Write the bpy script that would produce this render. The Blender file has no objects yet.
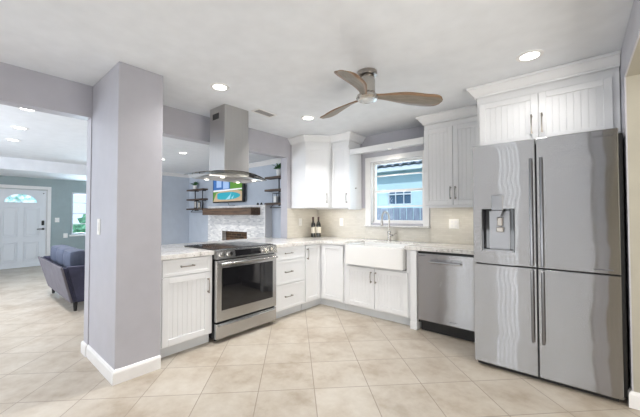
import bpy, bmesh, math, random
from mathutils import Vector, Matrix
random.seed(4)
S = bpy.context.scene
COL = S.collection
PI = math.pi
R = math.radians

# ------------------------------------------------------------------ camera
cd = bpy.data.cameras.new('camera'); cam = bpy.data.objects.new('camera', cd); COL.objects.link(cam)
_a, _t, _r = R(40.245), R(1.322), R(-.032)
F = Vector((-math.sin(_a)*math.cos(_t), math.cos(_a)*math.cos(_t), math.sin(_t)))
RR = Vector((math.cos(_a), math.sin(_a), 0)); UU = RR.cross(F)
R2 = RR*math.cos(_r)+UU*math.sin(_r); U2 = -RR*math.sin(_r)+UU*math.cos(_r)
M = Matrix((R2, U2, -F)).transposed().to_4x4(); M.translation = Vector((3.412, -3.929, 1.261))
cam.matrix_world = M
cd.sensor_fit = 'HORIZONTAL'; cd.sensor_width = 36; cd.lens = 305.788/640*36; cd.clip_start = .05
S.camera = cam

# ------------------------------------------------------------------ world, lights, exposure
S.view_settings.view_transform = 'Standard'; S.view_settings.look = 'None'
S.view_settings.gamma = 1; S.view_settings.use_curve_mapping = False
S.view_settings.exposure = -0.02
w = bpy.data.worlds.new('world'); S.world = w; w.use_nodes = True
bg = w.node_tree.nodes['Background']; bg.inputs[0].default_value = (.72, .86, 1, 1); bg.inputs[1].default_value = 1.6

def area(name, loc, direction, sx, sy, power, color=(1, 1, 1)):
    l = bpy.data.lights.new(name, 'AREA'); l.shape = 'RECTANGLE'; l.size = sx; l.size_y = sy
    l.energy = power; l.color = color
    o = bpy.data.objects.new(name, l); COL.objects.link(o); o.location = loc
    o.rotation_euler = Vector(direction).to_track_quat('-Z', 'Y').to_euler()
    return o
area('fill_rear', (2.0, -7.30, 1.25), (0, 1, .6), 3.2, 2.2, 115, (.93, .965, 1))  # unseen fill lamp added behind the camera to brighten kitchen and ceiling
area('fill_east', (5.6, -3.2, 1.4), (-1, 0.1, .5), 2.6, 2.0, 115, (1, .96, .90))  # added fill lamp in the side room, lifts ceiling and column
area('fill_living', (-2.6, -5.9, 1.4), (-.2, 1, .35), 2.6, 1.8, 130, (.85, .90, 1))  # unseen lamp added at the living south wall to brighten that room
area('daylight_kitchen_window', (1.46, .35, 1.6), (0, -1, 0), .8, .9, 8, (.85, .94, 1))
area('daylight_foyer_window', (-7.3, -1.65, 1.35), (1, 0, 0), .8, 1.1, 75, (.85, .94, 1))
sl_ = bpy.data.lights.new('sun', 'SUN'); sl_.energy = 2.8; sl_.angle = R(3); sl_.color = (1, .96, .9)
so = bpy.data.objects.new('sun', sl_); COL.objects.link(so); so.rotation_euler = Vector((.05, .64, -.77)).to_track_quat('-Z', 'Y').to_euler()

# ------------------------------------------------------------------ materials
MATS = {}
def nodes(name):
    m = bpy.data.materials.new(name); m.use_nodes = True
    nt = m.node_tree; b = nt.nodes['Principled BSDF']; MATS[name] = m
    return m, nt, b
def coords(nt, scale=(1, 1, 1), rot=(0, 0, 0), loc=(0, 0, 0), src='Object'):
    tc = nt.nodes.new('ShaderNodeTexCoord'); mp = nt.nodes.new('ShaderNodeMapping')
    nt.links.new(tc.outputs[src], mp.inputs[0])
    mp.inputs['Scale'].default_value = scale; mp.inputs['Rotation'].default_value = rot; mp.inputs['Location'].default_value = loc
    return mp.outputs[0]
def noise(nt, vec, scale, detail=3, rough=.5):
    n = nt.nodes.new('ShaderNodeTexNoise'); n.inputs['Scale'].default_value = scale
    n.inputs['Detail'].default_value = detail; n.inputs['Roughness'].default_value = rough
    nt.links.new(vec, n.inputs['Vector']); return n.outputs['Fac']
def ramp(nt, fac, stops):
    r = nt.nodes.new('ShaderNodeValToRGB'); nt.links.new(fac, r.inputs[0])
    e = r.color_ramp.elements
    while len(e) < len(stops): e.new(.5)
    for k, (p, c) in enumerate(stops):
        e[k].position = p; e[k].color = (c[0], c[1], c[2], 1) if len(c) == 3 else c
    return r.outputs[0]
def mixc(nt, fac, a, b, mode='MIX'):
    n = nt.nodes.new('ShaderNodeMix'); n.data_type = 'RGBA'; n.blend_type = mode
    for s, v in ((n.inputs[0], fac), (n.inputs[6], a), (n.inputs[7], b)):
        if isinstance(v, bpy.types.NodeSocket): nt.links.new(v, s)
        elif isinstance(v, (int, float)): s.default_value = v
        else: s.default_value = (*v, 1)
    return n.outputs[2]
def bump(nt, b, h, strength=.2, dist=.01):
    n = nt.nodes.new('ShaderNodeBump'); n.inputs['Strength'].default_value = strength; n.inputs['Distance'].default_value = dist
    nt.links.new(h, n.inputs['Height']); nt.links.new(n.outputs[0], b.inputs['Normal']); return n
def plain(name, col, rough=.5, metal=0, var=.03, emit=None, es=1, coat=0, bumpy=0):
    m, nt, b = nodes(name)
    v = coords(nt); n = noise(nt, v, 7)
    lo = tuple(c*(1-var) for c in col); hi = tuple(min(1, c*(1+var)) for c in col)
    nt.links.new(ramp(nt, n, [(.3, lo), (.7, hi)]), b.inputs['Base Color'])
    b.inputs['Roughness'].default_value = rough; b.inputs['Metallic'].default_value = metal
    b.inputs['Coat Weight'].default_value = coat
    if emit: b.inputs['Emission Color'].default_value = (*emit, 1); b.inputs['Emission Strength'].default_value = es
    if bumpy: bump(nt, b, noise(nt, v, 120, 2), bumpy, .002)
    return m
plain('ceiling_paint', (.80, .825, .86), .7, bumpy=.15)
plain('wall_paint', (.46, .455, .495), .42, bumpy=.1)
plain('living_paint', (.52, .57, .64), .6, bumpy=.1)
plain('foyer_paint', (.33, .40, .41), .6, bumpy=.1)
plain('east_paint', (.38, .355, .29), .6, bumpy=.1)
plain('trim_white', (.82, .81, .80), .35)
plain('cabinet_white', (.80, .81, .825), .38, var=.01)
plain('door_white', (.76, .79, .82), .4, var=.01)
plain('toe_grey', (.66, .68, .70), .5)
plain('porcelain', (.88, .88, .87), .12, var=.005, coat=.5)
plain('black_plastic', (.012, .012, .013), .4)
plain('black_gloss', (.012, .012, .014), .06, coat=.4)
plain('dark_metal', (.03, .03, .032), .35, .8)
plain('nickel', (.50, .48, .45), .25, 1)
plain('dark_nickel', (.34, .31, .28), .3, 1)
plain('glass_rim', (.05, .045, .04), .2)
plain('dispenser_steel', (.30, .30, .31), .35, .9)
plain('handle_steel', (.22, .22, .23), .25, 1)
plain('chrome', (.80, .79, .77), .12, 1)
plain('outlet_plastic', (.88, .87, .83), .35)
plain('grout_shadow', (.30, .27, .23), .8)
plain('wine_glass', (.012, .016, .012), .08, coat=.5)
plain('label_paper', (.80, .76, .66), .6)
plain('foil', (.05, .015, .015), .35)
plain('leaf', (.05, .16, .04), .5, var=.3)
plain('white_pot', (.85, .85, .83), .4)
plain('soil', (.05, .035, .025), .9)
plain('sofa_navy_lit', (.15, .14, .16), .75, var=.1, bumpy=.4)  # same navy velvet, with window light put into the color
plain('sofa_navy', (.045, .047, .085), .8, var=.25, bumpy=.4)
plain('cushion_blue', (.075, .09, .135), .8, var=.2, bumpy=.4)
plain('lamp_disc', (.9, .9, .9), .5, emit=(1, .97, .92), es=9)
plain('lamp_small', (.9, .9, .9), .5, emit=(1, .93, .8), es=5)
plain('fan_lens', (.6, .62, .63), .3)
plain('vent_metal', (.40, .39, .38), .5)
plain('vent_dark', (.05, .05, .05), .6)
plain('neighbor_stucco', (.60, .76, .80), .9)
plain('neighbor_fascia', (.78, .80, .84), .7)
plain('neighbor_glass', (.10, .16, .24), .15)
plain('lawn', (.12, .2, .07), .9, var=.3)
plain('hedge', (.16, .36, .22), .8, var=.5)
plain('art_photo', (.62, .58, .52), .5, var=.2)
plain('display_text', (.5, .55, .6), .4)
plain('logo_grey', (.14, .14, .15), .4, .6)
plain('brass_dot', (.3, .2, .1), .3, 1)
plain('scr_blue', (.02, .10, .28), .5, emit=(.03, .10, .30), es=.8)
plain('scr_sky', (.3, .4, .5), .5, emit=(.22, .33, .6), es=.8)
plain('scr_green', (.05, .2, .03), .5, emit=(.10, .19, .02), es=.8)
plain('scr_pool', (.02, .2, .25), .5, emit=(.02, .33, .42), es=.8)
plain('scr_foam', (.2, .3, .35), .5, emit=(.25, .60, .70), es=.8)
plain('scr_sand', (.2, .15, .1), .5, emit=(.55, .40, .25), es=.8)
plain('scr_white', (.3, .3, .3), .5, emit=(.8, .8, .85), es=.9)

m_, nt_, b_ = nodes('blind_fabric')
b_.inputs['Base Color'].default_value = (.8, .8, .78, 1); b_.inputs['Roughness'].default_value = .8
_tr = nt_.nodes.new('ShaderNodeBsdfTranslucent'); _tr.inputs[0].default_value = (.8, .8, .78, 1)
_mx = nt_.nodes.new('ShaderNodeMixShader'); _mx.inputs[0].default_value = .10
nt_.links.new(b_.outputs[0], _mx.inputs[1]); nt_.links.new(_tr.outputs[0], _mx.inputs[2]); nt_.links.new(_mx.outputs[0], nt_.nodes['Material Output'].inputs[0])

def glass(name, tint, rough=0, alpha_t=.92):
    m, nt, b = nodes(name)
    out = nt.nodes['Material Output']
    g = nt.nodes.new('ShaderNodeBsdfGlossy'); g.inputs['Roughness'].default_value = max(rough, .02)
    t = nt.nodes.new('ShaderNodeBsdfTransparent'); t.inputs[0].default_value = (*tint, 1)
    mx = nt.nodes.new('ShaderNodeMixShader')
    fr = nt.nodes.new('ShaderNodeFresnel'); fr.inputs[0].default_value = 1.2
    nt.links.new(fr.outputs[0], mx.inputs[0]); nt.links.new(t.outputs[0], mx.inputs[1]); nt.links.new(g.outputs[0], mx.inputs[2])
    nt.links.new(mx.outputs[0], out.inputs[0]); return m
glass('window_glass', (.90, .96, 1))
glass('hood_glass', (.90, .90, .86))

def steel(name, col=(.50, .50, .51), rough=.26, axis='z', wob=.0, brush=.7):
    m, nt, b = nodes(name)
    sc = {'z': (220, 220, 1.2), 'x': (1.2, 220, 220), 'y': (220, 1.2, 220)}[axis]
    v = coords(nt, sc); n = noise(nt, v, 1, 4, .7)
    nt.links.new(ramp(nt, n, [(.2, tuple(c*.92 for c in col)), (.8, tuple(min(1, c*1.06) for c in col))]), b.inputs['Base Color'])
    b.inputs['Metallic'].default_value = 1
    mr = nt.nodes.new('ShaderNodeMapRange'); nt.links.new(n, mr.inputs[0])
    mr.inputs['To Min'].default_value = rough*.85; mr.inputs['To Max'].default_value = rough*1.15
    nt.links.new(mr.outputs[0], b.inputs['Roughness'])
    b.inputs['Anisotropic'].default_value = 1.0 if axis == 'z' and wob else .6
    tg = nt.nodes.new('ShaderNodeCombineXYZ'); tg.inputs[0].default_value = .001; tg.inputs[2].default_value = 1; nt.links.new(tg.outputs[0], b.inputs['Tangent'])
    if wob:
        # horizontally brushed sheet: micro-facets tilt up and down only, plus a slight slow warp of the panel
        geo = nt.nodes.new('ShaderNodeNewGeometry')
        def vm(op, a_, b_=None, sc_=None):
            n_ = nt.nodes.new('ShaderNodeVectorMath'); n_.operation = op
            for i_, q_ in ((0, a_), (1, b_), (3, sc_)):
                if q_ is None: continue
                if isinstance(q_, bpy.types.NodeSocket): nt.links.new(q_, n_.inputs[i_])
                else: n_.inputs[i_].default_value = q_
            return n_.outputs[0]
        wn = nt.nodes.new('ShaderNodeTexWhiteNoise'); nt.links.new(vm('SCALE', geo.outputs['Position'], None, 9173.0), wn.inputs['Vector'])
        def mth(op, a_, b_):
            n_ = nt.nodes.new('ShaderNodeMath'); n_.operation = op
            for i_, q_ in ((0, a_), (1, b_)):
                if isinstance(q_, bpy.types.NodeSocket): nt.links.new(q_, n_.inputs[i_])
                else: n_.inputs[i_].default_value = q_
            return n_.outputs[0]
        tilt = mth('MULTIPLY', mth('SUBTRACT', wn.outputs['Value'], .5), brush)
        warp = mth('MULTIPLY', mth('SUBTRACT', noise(nt, coords(nt, (.8, .8, 4.5)), 1, 1), .5), wob)
        cb = nt.nodes.new('ShaderNodeCombineXYZ'); nt.links.new(warp, cb.inputs[0]); nt.links.new(tilt, cb.inputs[2])
        nt.links.new(vm('NORMALIZE', vm('ADD', geo.outputs['Normal'], cb.outputs[0])), b.inputs['Normal'])
    return m
steel('steel', (.42, .42, .43), rough=.24); steel('steel_door', (.385, .385, .395), .07, 'z', .030)
steel('steel_hood', (.56, .55, .54), .30); steel('steel_range', (.52, .52, .52), .25, 'y')

def wood(name, dark, light, scale=(1, 14, 14), rough=.55):
    m, nt, b = nodes(name)
    n = noise(nt, coords(nt, scale), 2.2, 6, .65)
    nt.links.new(ramp(nt, n, [(.3, dark), (.7, light)]), b.inputs['Base Color'])
    b.inputs['Roughness'].default_value = rough
    bump(nt, b, n, .25, .003); return m
wood('mantel_wood', (.030, .017, .010), (.17, .105, .065))
wood('shelf_wood', (.035, .022, .015), (.15, .10, .07))
wood('fan_wood', (.15, .085, .045), (.33, .21, .125), (3, 22, 22), .4)
wood('fan_wood_under', (.17, .145, .115), (.28, .245, .20), (3, 22, 22), .45)
wood('fence_wood', (.20, .23, .33), (.46, .50, .62), (8, 8, 1), .8)

def tile_floor():
    m, nt, b = nodes('floor_tile')
    geo = nt.nodes.new('ShaderNodeNewGeometry')
    mp = nt.nodes.new('ShaderNodeMapping'); nt.links.new(geo.outputs['Position'], mp.inputs[0])
    mp.vector_type = 'POINT'; mp.inputs['Rotation'].default_value = (0, 0, R(45))
    # rotated coords: x'=(x-y)/sqrt2, y'=(x+y)/sqrt2
    mp.inputs['Location'].default_value = (-(2.535 - .402*20), -(.181 - .402*20), 0)
    br = nt.nodes.new('ShaderNodeTexBrick'); nt.links.new(mp.outputs[0], br.inputs['Vector'])
    br.offset = 0; br.squash = 1
    for k, v in (('Scale', 1), ('Mortar Size', .0035), ('Mortar Smooth', .2), ('Bias', 0), ('Brick Width', .402), ('Row Height', .402)):
        br.inputs[k].default_value = v
    br.inputs['Color1'].default_value = (.0, .0, .0, 1); br.inputs['Color2'].default_value = (1, 1, 1, 1)
    br.inputs['Mortar'].default_value = (.5, .5, .5, 1)
    n1 = noise(nt, geo.outputs['Position'], 3.0, 6, .62); n2 = noise(nt, geo.outputs['Position'], 14, 5, .6)
    c = ramp(nt, n1, [(.36, (.36, .295, .225)), (.48, (.47, .415, .345)), (.62, (.54, .495, .43))])
    c = mixc(nt, .30, c, ramp(nt, n2, [(.35, (.44, .375, .30)), (.65, (.58, .53, .45))]))
    c = mixc(nt, .10, c, br.outputs['Color'], 'SOFT_LIGHT')
    c = mixc(nt, br.outputs['Fac'], c, (.30, .25, .20))
    nt.links.new(c, b.inputs['Base Color'])
    b.inputs['Roughness'].default_value = .38
    inv = nt.nodes.new('ShaderNodeMath'); inv.operation = 'SUBTRACT'; inv.inputs[0].default_value = 1; nt.links.new(br.outputs['Fac'], inv.inputs[1])
    bump(nt, b, inv.outputs[0], .3, .003)
tile_floor()
def brickmat(name, c1, c2, mortar, bw, rh, ms, axes, rough=.4, veins=0, offset=.5):
    m, nt, b = nodes(name)
    geo = nt.nodes.new('ShaderNodeNewGeometry'); sp = nt.nodes.new('ShaderNodeSeparateXYZ'); cb = nt.nodes.new('ShaderNodeCombineXYZ')
    nt.links.new(geo.outputs['Position'], sp.inputs[0])
    if axes == 'sum':
        ad = nt.nodes.new('ShaderNodeMath'); ad.operation = 'ADD'; nt.links.new(sp.outputs[0], ad.inputs[0]); nt.links.new(sp.outputs[1], ad.inputs[1]); nt.links.new(ad.outputs[0], cb.inputs[0])
    else: nt.links.new(sp.outputs[axes], cb.inputs[0])
    nt.links.new(sp.outputs[2], cb.inputs[1])
    br = nt.nodes.new('ShaderNodeTexBrick'); nt.links.new(cb.outputs[0], br.inputs['Vector']); br.offset = offset
    for k, v in (('Scale', 1), ('Mortar Size', ms), ('Mortar Smooth', .1), ('Bias', 0), ('Brick Width', bw), ('Row Height', rh)):
        br.inputs[k].default_value = v
    br.inputs['Color1'].default_value = (*c1, 1); br.inputs['Color2'].default_value = (*c2, 1); br.inputs['Mortar'].default_value = (*mortar, 1)
    c = br.outputs['Color']
    if veins: c = mixc(nt, veins, c, ramp(nt, noise(nt, geo.outputs['Position'], 9, 5, .6), [(.35, (.30, .31, .33)), (.6, (.8, .8, .8))]), 'MULTIPLY')
    nt.links.new(c, b.inputs['Base Color']); b.inputs['Roughness'].default_value = rough
    inv = nt.nodes.new('ShaderNodeMath'); inv.operation = 'SUBTRACT'; inv.inputs[0].default_value = 1; nt.links.new(br.outputs['Fac'], inv.inputs[1])
    bump(nt, b, inv.outputs[0], .25, .002)
brickmat('backsplash_tile', (.60, .57, .50), (.66, .63, .56), (.58, .55, .49), .075, .025, .0015, 'sum', .3)
brickmat('marble_mosaic', (.88, .88, .87), (.55, .56, .58), (.80, .80, .78), .10, .032, .0025, 0, .35, 0)
brickmat('firebrick', (.13, .06, .03), (.035, .02, .015), (.16, .11, .06), .20, .06, .008, 0, .8)
brickmat('clay_tile', (.24, .25, .29), (.34, .35, .38), (.08, .08, .14), .25, .35, .01, 0, .8, offset=0)

def granite():
    m, nt, b = nodes('granite')
    v = coords(nt)
    n1 = noise(nt, v, 4, 6, .65); n2 = noise(nt, v, 38, 5, .7); n3 = noise(nt, v, 11, 6, .75)
    c = ramp(nt, n1, [(.32, (.72, .71, .69)), (.55, (.86, .85, .83)), (.75, (.90, .89, .88))])
    c = mixc(nt, 1.0, c, ramp(nt, n3, [(.30, (.40, .38, .36)), (.40, (.90, .88, .86)), (.6, (1, 1, 1))]), 'MULTIPLY')
    c = mixc(nt, .8, c, ramp(nt, n2, [(.32, (.35, .33, .32)), (.45, (1, 1, 1))]), 'MULTIPLY')
    nt.links.new(c, b.inputs['Base Color']); b.inputs['Roughness'].default_value = .12
granite()
def seedglass():
    m, nt, b = nodes('fanlight_glass')
    n = noise(nt, coords(nt), 11, 4, .6)
    col = ramp(nt, n, [(.35, (.16, .42, .36)), (.5, (.42, .70, .78)), (.62, (.85, .95, 1))])
    nt.links.new(col, b.inputs['Base Color']); nt.links.new(col, b.inputs['Emission Color'])
    b.inputs['Emission Strength'].default_value = .75; b.inputs['Roughness'].default_value = .2  # outside daylight put into the pane as its own glow
seedglass()

# ------------------------------------------------------------------ mesh helpers
class MB:
    def __init__(s): s.bm = bmesh.new(); s.mi = 0
    def _tag(s, before):
        for f in s.bm.faces:
            if f.index < 0 or f not in before: pass
    def box(s, x0, x1, y0, y1, z0, z1, bev=0, mi=0, seg=1):
        t = bmesh.new(); bmesh.ops.create_cube(t, size=1)
        for v in t.verts:
            v.co = Vector(((x0+x1)/2+v.co.x*(x1-x0), (y0+y1)/2+v.co.y*(y1-y0), (z0+z1)/2+v.co.z*(z1-z0)))
        if bev: bmesh.ops.bevel(t, geom=t.edges[:], offset=bev, segments=seg, affect='EDGES', profile=.5)
        return s.merge(t, mi)
    def merge(s, t, mi=0, mat=None):
        if mat is not None: t.transform(mat)
        for f in t.faces: f.material_index = mi
        me = bpy.data.meshes.new('tmp'); t.to_mesh(me); t.free()
        s.bm.from_mesh(me); bpy.data.meshes.remove(me); return s
    def cyl(s, p, q, r, r2=None, n=16, mi=0):
        p, q = Vector(p), Vector(q); d = q-p; t = bmesh.new()
        bmesh.ops.create_cone(t, cap_ends=True, segments=n, radius1=r, radius2=r if r2 is None else r2, depth=d.length)
        m = Matrix.Translation((p+q)/2) @ d.to_track_quat('Z', 'Y').to_matrix().to_4x4()
        return s.merge(t, mi, m)
    def ball(s, c, r, sc=(1, 1, 1), n=12, mi=0):
        t = bmesh.new(); bmesh.ops.create_uvsphere(t, u_segments=n*2, v_segments=n, radius=r)
        return s.merge(t, mi, Matrix.Translation(c) @ Matrix.Diagonal((*sc, 1)))
    def lathe(s, prof, c=(0, 0, 0), n=24, mi=0, caps=True):
        t = bmesh.new(); rings = []
        for r, z in prof:
            rings.append([t.verts.new((c[0]+r*math.cos(2*PI*k/n), c[1]+r*math.sin(2*PI*k/n), c[2]+z)) for k in range(n)])
        for a, b in zip(rings, rings[1:]):
            for k in range(n): t.faces.new((a[k], a[(k+1) % n], b[(k+1) % n], b[k]))
        if caps: t.faces.new(list(reversed(rings[0]))); t.faces.new(rings[-1])
        bmesh.ops.recalc_face_normals(t, faces=t.faces[:])
        return s.merge(t, mi)
    def tube(s, pts, r, n=10, mi=0, rs=None):
        pts = [Vector(p) for p in pts]; t = bmesh.new(); rings = []
        up = None
        for i, p in enumerate(pts):
            d = (pts[min(i+1, len(pts)-1)]-pts[max(i-1, 0)]).normalized()
            if up is None: up = d.orthogonal().normalized()
            up = (up-d*up.dot(d)).normalized(); sd = d.cross(up)
            rr = rs[i] if rs else r
            rings.append([t.verts.new(p+(up*math.cos(2*PI*k/n)+sd*math.sin(2*PI*k/n))*rr) for k in range(n)])
        for a, b in zip(rings, rings[1:]):
            for k in range(n): t.faces.new((a[k], a[(k+1) % n], b[(k+1) % n], b[k]))
        t.faces.new(list(reversed(rings[0]))); t.faces.new(rings[-1])
        bmesh.ops.recalc_face_normals(t, faces=t.faces[:])
        return s.merge(t, mi)
    def prism(s, poly, z0, z1, mi=0, bev=0, mat=None):
        t = bmesh.new()
        a = [t.verts.new((x, y, z0)) for x, y in poly]; b = [t.verts.new((x, y, z1)) for x, y in poly]
        t.faces.new(list(reversed(a))); t.faces.new(b); n = len(poly)
        for k in range(n): t.faces.new((a[k], a[(k+1) % n], b[(k+1) % n], b[k]))
        bmesh.ops.recalc_face_normals(t, faces=t.faces[:])
        if bev: bmesh.ops.bevel(t, geom=t.edges[:], offset=bev, segments=2, affect='EDGES')
        return s.merge(t, mi, mat)
    def sweep(s, path, prof, mi=0):
        """mitred moulding: path of (x,y), outward = right-hand side; prof of (offset, z)"""
        P = [Vector(p) for p in path]; t = bmesh.new(); rings = []
        for i, p in enumerate(P):
            ns = []
            if i > 0: d = (P[i]-P[i-1]).normalized(); ns.append(Vector((d.y, -d.x)))
            if i < len(P)-1: d = (P[i+1]-P[i]).normalized(); ns.append(Vector((d.y, -d.x)))
            n = sum(ns, Vector((0, 0))).normalized(); k = 1/max(.2, n.dot(ns[0]))
            rings.append([t.verts.new((p.x+n.x*k*o, p.y+n.y*k*o, z)) for o, z in prof])
        m = len(prof)
        for a, b in zip(rings, rings[1:]):
            for k in range(m): t.faces.new((a[k], a[(k+1) % m], b[(k+1) % m], b[k]))
        t.faces.new(list(reversed(rings[0]))); t.faces.new(rings[-1])
        bmesh.ops.recalc_face_normals(t, faces=t.faces[:])
        return s.merge(t, mi)
    def build(s, name, mat, parent=None, smooth=False, loc=None):
        me = bpy.data.meshes.new(name); s.bm.to_mesh(me); s.bm.free()
        for m in (mat if isinstance(mat, (list, tuple)) else [mat]): me.materials.append(MATS[m])
        if smooth:
            for p in me.polygons: p.use_smooth = True
            try: me.set_sharp_from_angle(angle=R(35))
            except Exception: pass
        o = bpy.data.objects.new(name, me); COL.objects.link(o)
        if parent: o.parent = parent
        if loc: o.location = loc
        return o
def recenter(o):
    """move a parentless mesh's origin to the middle of its base"""
    vs = o.data.vertices; xs = [v.co.x for v in vs]; ys = [v.co.y for v in vs]; zs = [v.co.z for v in vs]
    c = Vector(((min(xs)+max(xs))/2, (min(ys)+max(ys))/2, min(zs)))
    o.data.transform(Matrix.Translation(-c)); o.location = c; return o
def tag(o, label, cat, group=None, kind=None):
    o['label'] = label; o['category'] = cat
    if group: o['group'] = group
    if kind: o['kind'] = kind
    return o
def thing(name, label, cat, loc=(0, 0, 0), rz=0, group=None):
    o = bpy.data.objects.new(name, None); COL.objects.link(o); o.empty_display_size = .1
    o.location = loc; o.rotation_euler = (0, 0, rz); return tag(o, label, cat, group)
def struct(name, mb, mat, parent=None, smooth=False):
    o = mb.build(name, mat, parent, smooth)
    if not parent: o['kind'] = 'structure'
    return o
def copy_tree(o, parent=None):
    c = o.copy(); COL.objects.link(c)
    if parent: c.parent = parent
    for ch in list(o.children): copy_tree(ch, c)
    return c
def B(*a, **k): return MB().box(*a, **k)

# ------------------------------------------------------------------ the setting
H = 2.444; WX = .036; WT = .136
struct('floor', B(-7.1, 7.0, -7.4, .6, -.1, 0), 'floor_tile')
struct('ceiling', B(-7.1, 7.0, -7.4, .6, H, H+.12), 'ceiling_paint')
# foyer lowered ceiling beyond the header
struct('ceiling_foyer', B(-6.9, -5.35, -5.6, -1.2, 2.2, H-.002), 'ceiling_paint')
# sink wall with its window hole
wx0, wx1, wz0, wz1 = 1.075, 1.858, 1.15, 2.045
m = MB(); m.box(WX+.001, wx0, 0, .15, 0, H-.001); m.box(wx1, 3.66, 0, .15, 0, H-.001); m.box(wx0, wx1, 0, .15, 0, wz0); m.box(wx0, wx1, 0, .15, wz1, H-.001)
struct('wall_north', m, 'wall_paint')
struct('wall_west', B(WX-WT, WX, -.716, .379, 0, H-.001), 'wall_paint')
struct('wall_west_header', B(WX-WT, WX, -2.829, -.717, 2.142, H-.001), 'wall_paint')
struct('wall_west_header_entry', B(WX-WT, WX, -5.6, -3.164, 2.152, H-.001), 'wall_paint')
struct('wall_west_post', B(WX-WT, WX, -3.163, -2.831, 0, H-.001), 'wall_paint')
struct('wall_column', B(WX+.001, .744, -3.156, -2.83, 0, H-.001, bev=.002), 'wall_paint')
struct('wall_west_far', B(WX-WT, WX, -7.2, -5.601, 0, H-.001), 'wall_paint')
struct('wall_peninsula', B(-.10, -.008, -2.82, -.72, 0, .873), 'wall_paint')
m = MB()
for (xa, xb, mi) in ((3.66, 3.668, 0), (3.668, 3.82, 1)):
    m.box(xa, xb, -1.05, .15, 0, H-.001, mi=mi); m.box(xa, xb, -3.3, -1.05, 2.19, H-.001, mi=mi); m.box(xa, xb, -7.2, -3.3, 0, H-.001, mi=mi)
struct('wall_east', m, ['wall_paint', 'east_paint'])
m = MB(); m.box(3.821, 6.8, -1.0, -.9, 0, H-.001); m.box(6.7, 6.8, -7.2, -1.0, 0, H-.001)
struct('wall_far_east', m, 'east_paint')
m = MB(); m.box(WX+.001, .35, -7.35, -7.2, 0, H-.001); m.box(3.65, 6.8, -7.35, -7.2, 0, H-.001); m.box(.35, 3.65, -7.35, -7.2, 2.35, H-.001)
struct('wall_south', m, 'wall_paint')
struct('wall_living_north', B(-5.35, WX-WT-.001, .38, .5, 0, H-.001), 'living_paint')
struct('wall_living_west', B(-5.35, -5.2, -1.2, .379, 0, H-.001), 'living_paint')
m = MB(); m.box(-5.3, -4.0, -5.75, -5.6, 0, H-.001); m.box(-1.2, WX-WT-.001, -5.75, -5.6, 0, H-.001); m.box(-4.0, -1.2, -5.75, -5.6, 0, .4); m.box(-4.0, -1.2, -5.75, -5.6, 2.35, H-.001)
struct('wall_living_south', m, 'living_paint')
fy0, fy1, fz0, fz1 = -1.985, -1.30, .76, 1.885
m = MB(); X0, X1 = -7.05, -6.9
m.box(X0, X1, -5.75, -3.49, 0, H-.001); m.box(X0, X1, -3.49, -2.48, 1.905, H-.001); m.box(X0, X1, -2.48, fy0, 0, H-.001)
m.box(X0, X1, fy0, fy1, 0, fz0); m.box(X0, X1, fy0, fy1, fz1, H-.001); m.box(X0, X1, fy1, -1.2, 0, H-.001)
struct('wall_foyer_west', m, 'foyer_paint')
struct('wall_foyer_north', B(-7.05, -5.351, -1.199, -1.1, 0, H-.001), 'foyer_paint')
struct('wall_foyer_south', B(-7.05, -5.301, -5.9, -5.751, 0, H-.001), 'foyer_paint')
# backsplash
m = MB(); m.box(WX+.012, .985-.003, -.011, -.001, .916, 1.37); m.box(.985, 1.95, -.011, -.001, .916, 1.098); m.box(1.953, 2.70, -.011, -.001, .916, 1.37)
struct('wall_backsplash_north', m, 'backsplash_tile')
struct('wall_backsplash_west', B(WX+.001, WX+.011, -.714, -.012, .916, 1.37), 'backsplash_tile')
# unseen slat blind, added so its gaps reflect as streaks in the steel
t = thing('streak_blind', 'unseen white slat blind added behind the camera to reflect as streaks in the steel', 'blind', (2.0, -7.08, 0))
MB().box(-1.64, 1.64, -.03, .03, 2.30, 2.36, bev=.004).build('head_rail', 'trim_white', t)
x = -1.62; k = 0
while x < 1.60:
    X = 2.0+x; gap = .028 if (.50 < X < .98 or 1.70 < X < 2.16 or 2.72 < X < 2.80) else -.004
    e_ = .002 if k % 2 else -.002
    MB().box(x, x+.0935-gap, e_-.001, e_+.001, .03, 2.30).build('slat', 'blind_fabric', t); x += .0935; k += 1
# crown on the far living walls
CP = [(0, H-.002), (0, H-.09), (.012, H-.085), (.05, H-.035), (.07, H-.02), (.07, H-.002)]
struct('trim_1', MB().sweep([(-5.199, -1.199), (-5.199, .379), (-.101, .379)], [(o+.001, z) for o, z in CP]), 'trim_white')
# baseboards
BP = [(0.001, 0.001), (.016, 0.001), (.016, .085), (.010, .102), (0.001, .108)]
struct('baseboard_column', MB().sweep([(WX+.001, -3.156), (.744, -3.156), (.744, -2.83)], BP), 'trim_white')
struct('baseboard_entry', MB().sweep([(WX-WT-.001, -2.9), (WX-WT-.001, -3.164), (WX, -3.164)], BP), 'trim_white')
struct('baseboard_east', MB().sweep([(3.82, -1.05), (3.66, -1.05), (3.66, -1.0)][::-1], BP[:]), 'trim_white')
struct('baseboard_living', MB().sweep([(-5.199, -1.199), (-5.199, .379), (-3.86, .379)], BP), 'trim_white')
struct('baseboard_foyer', MB().sweep([(-6.899, -2.40), (-6.899, -1.21)], BP), 'trim_white')

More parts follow.
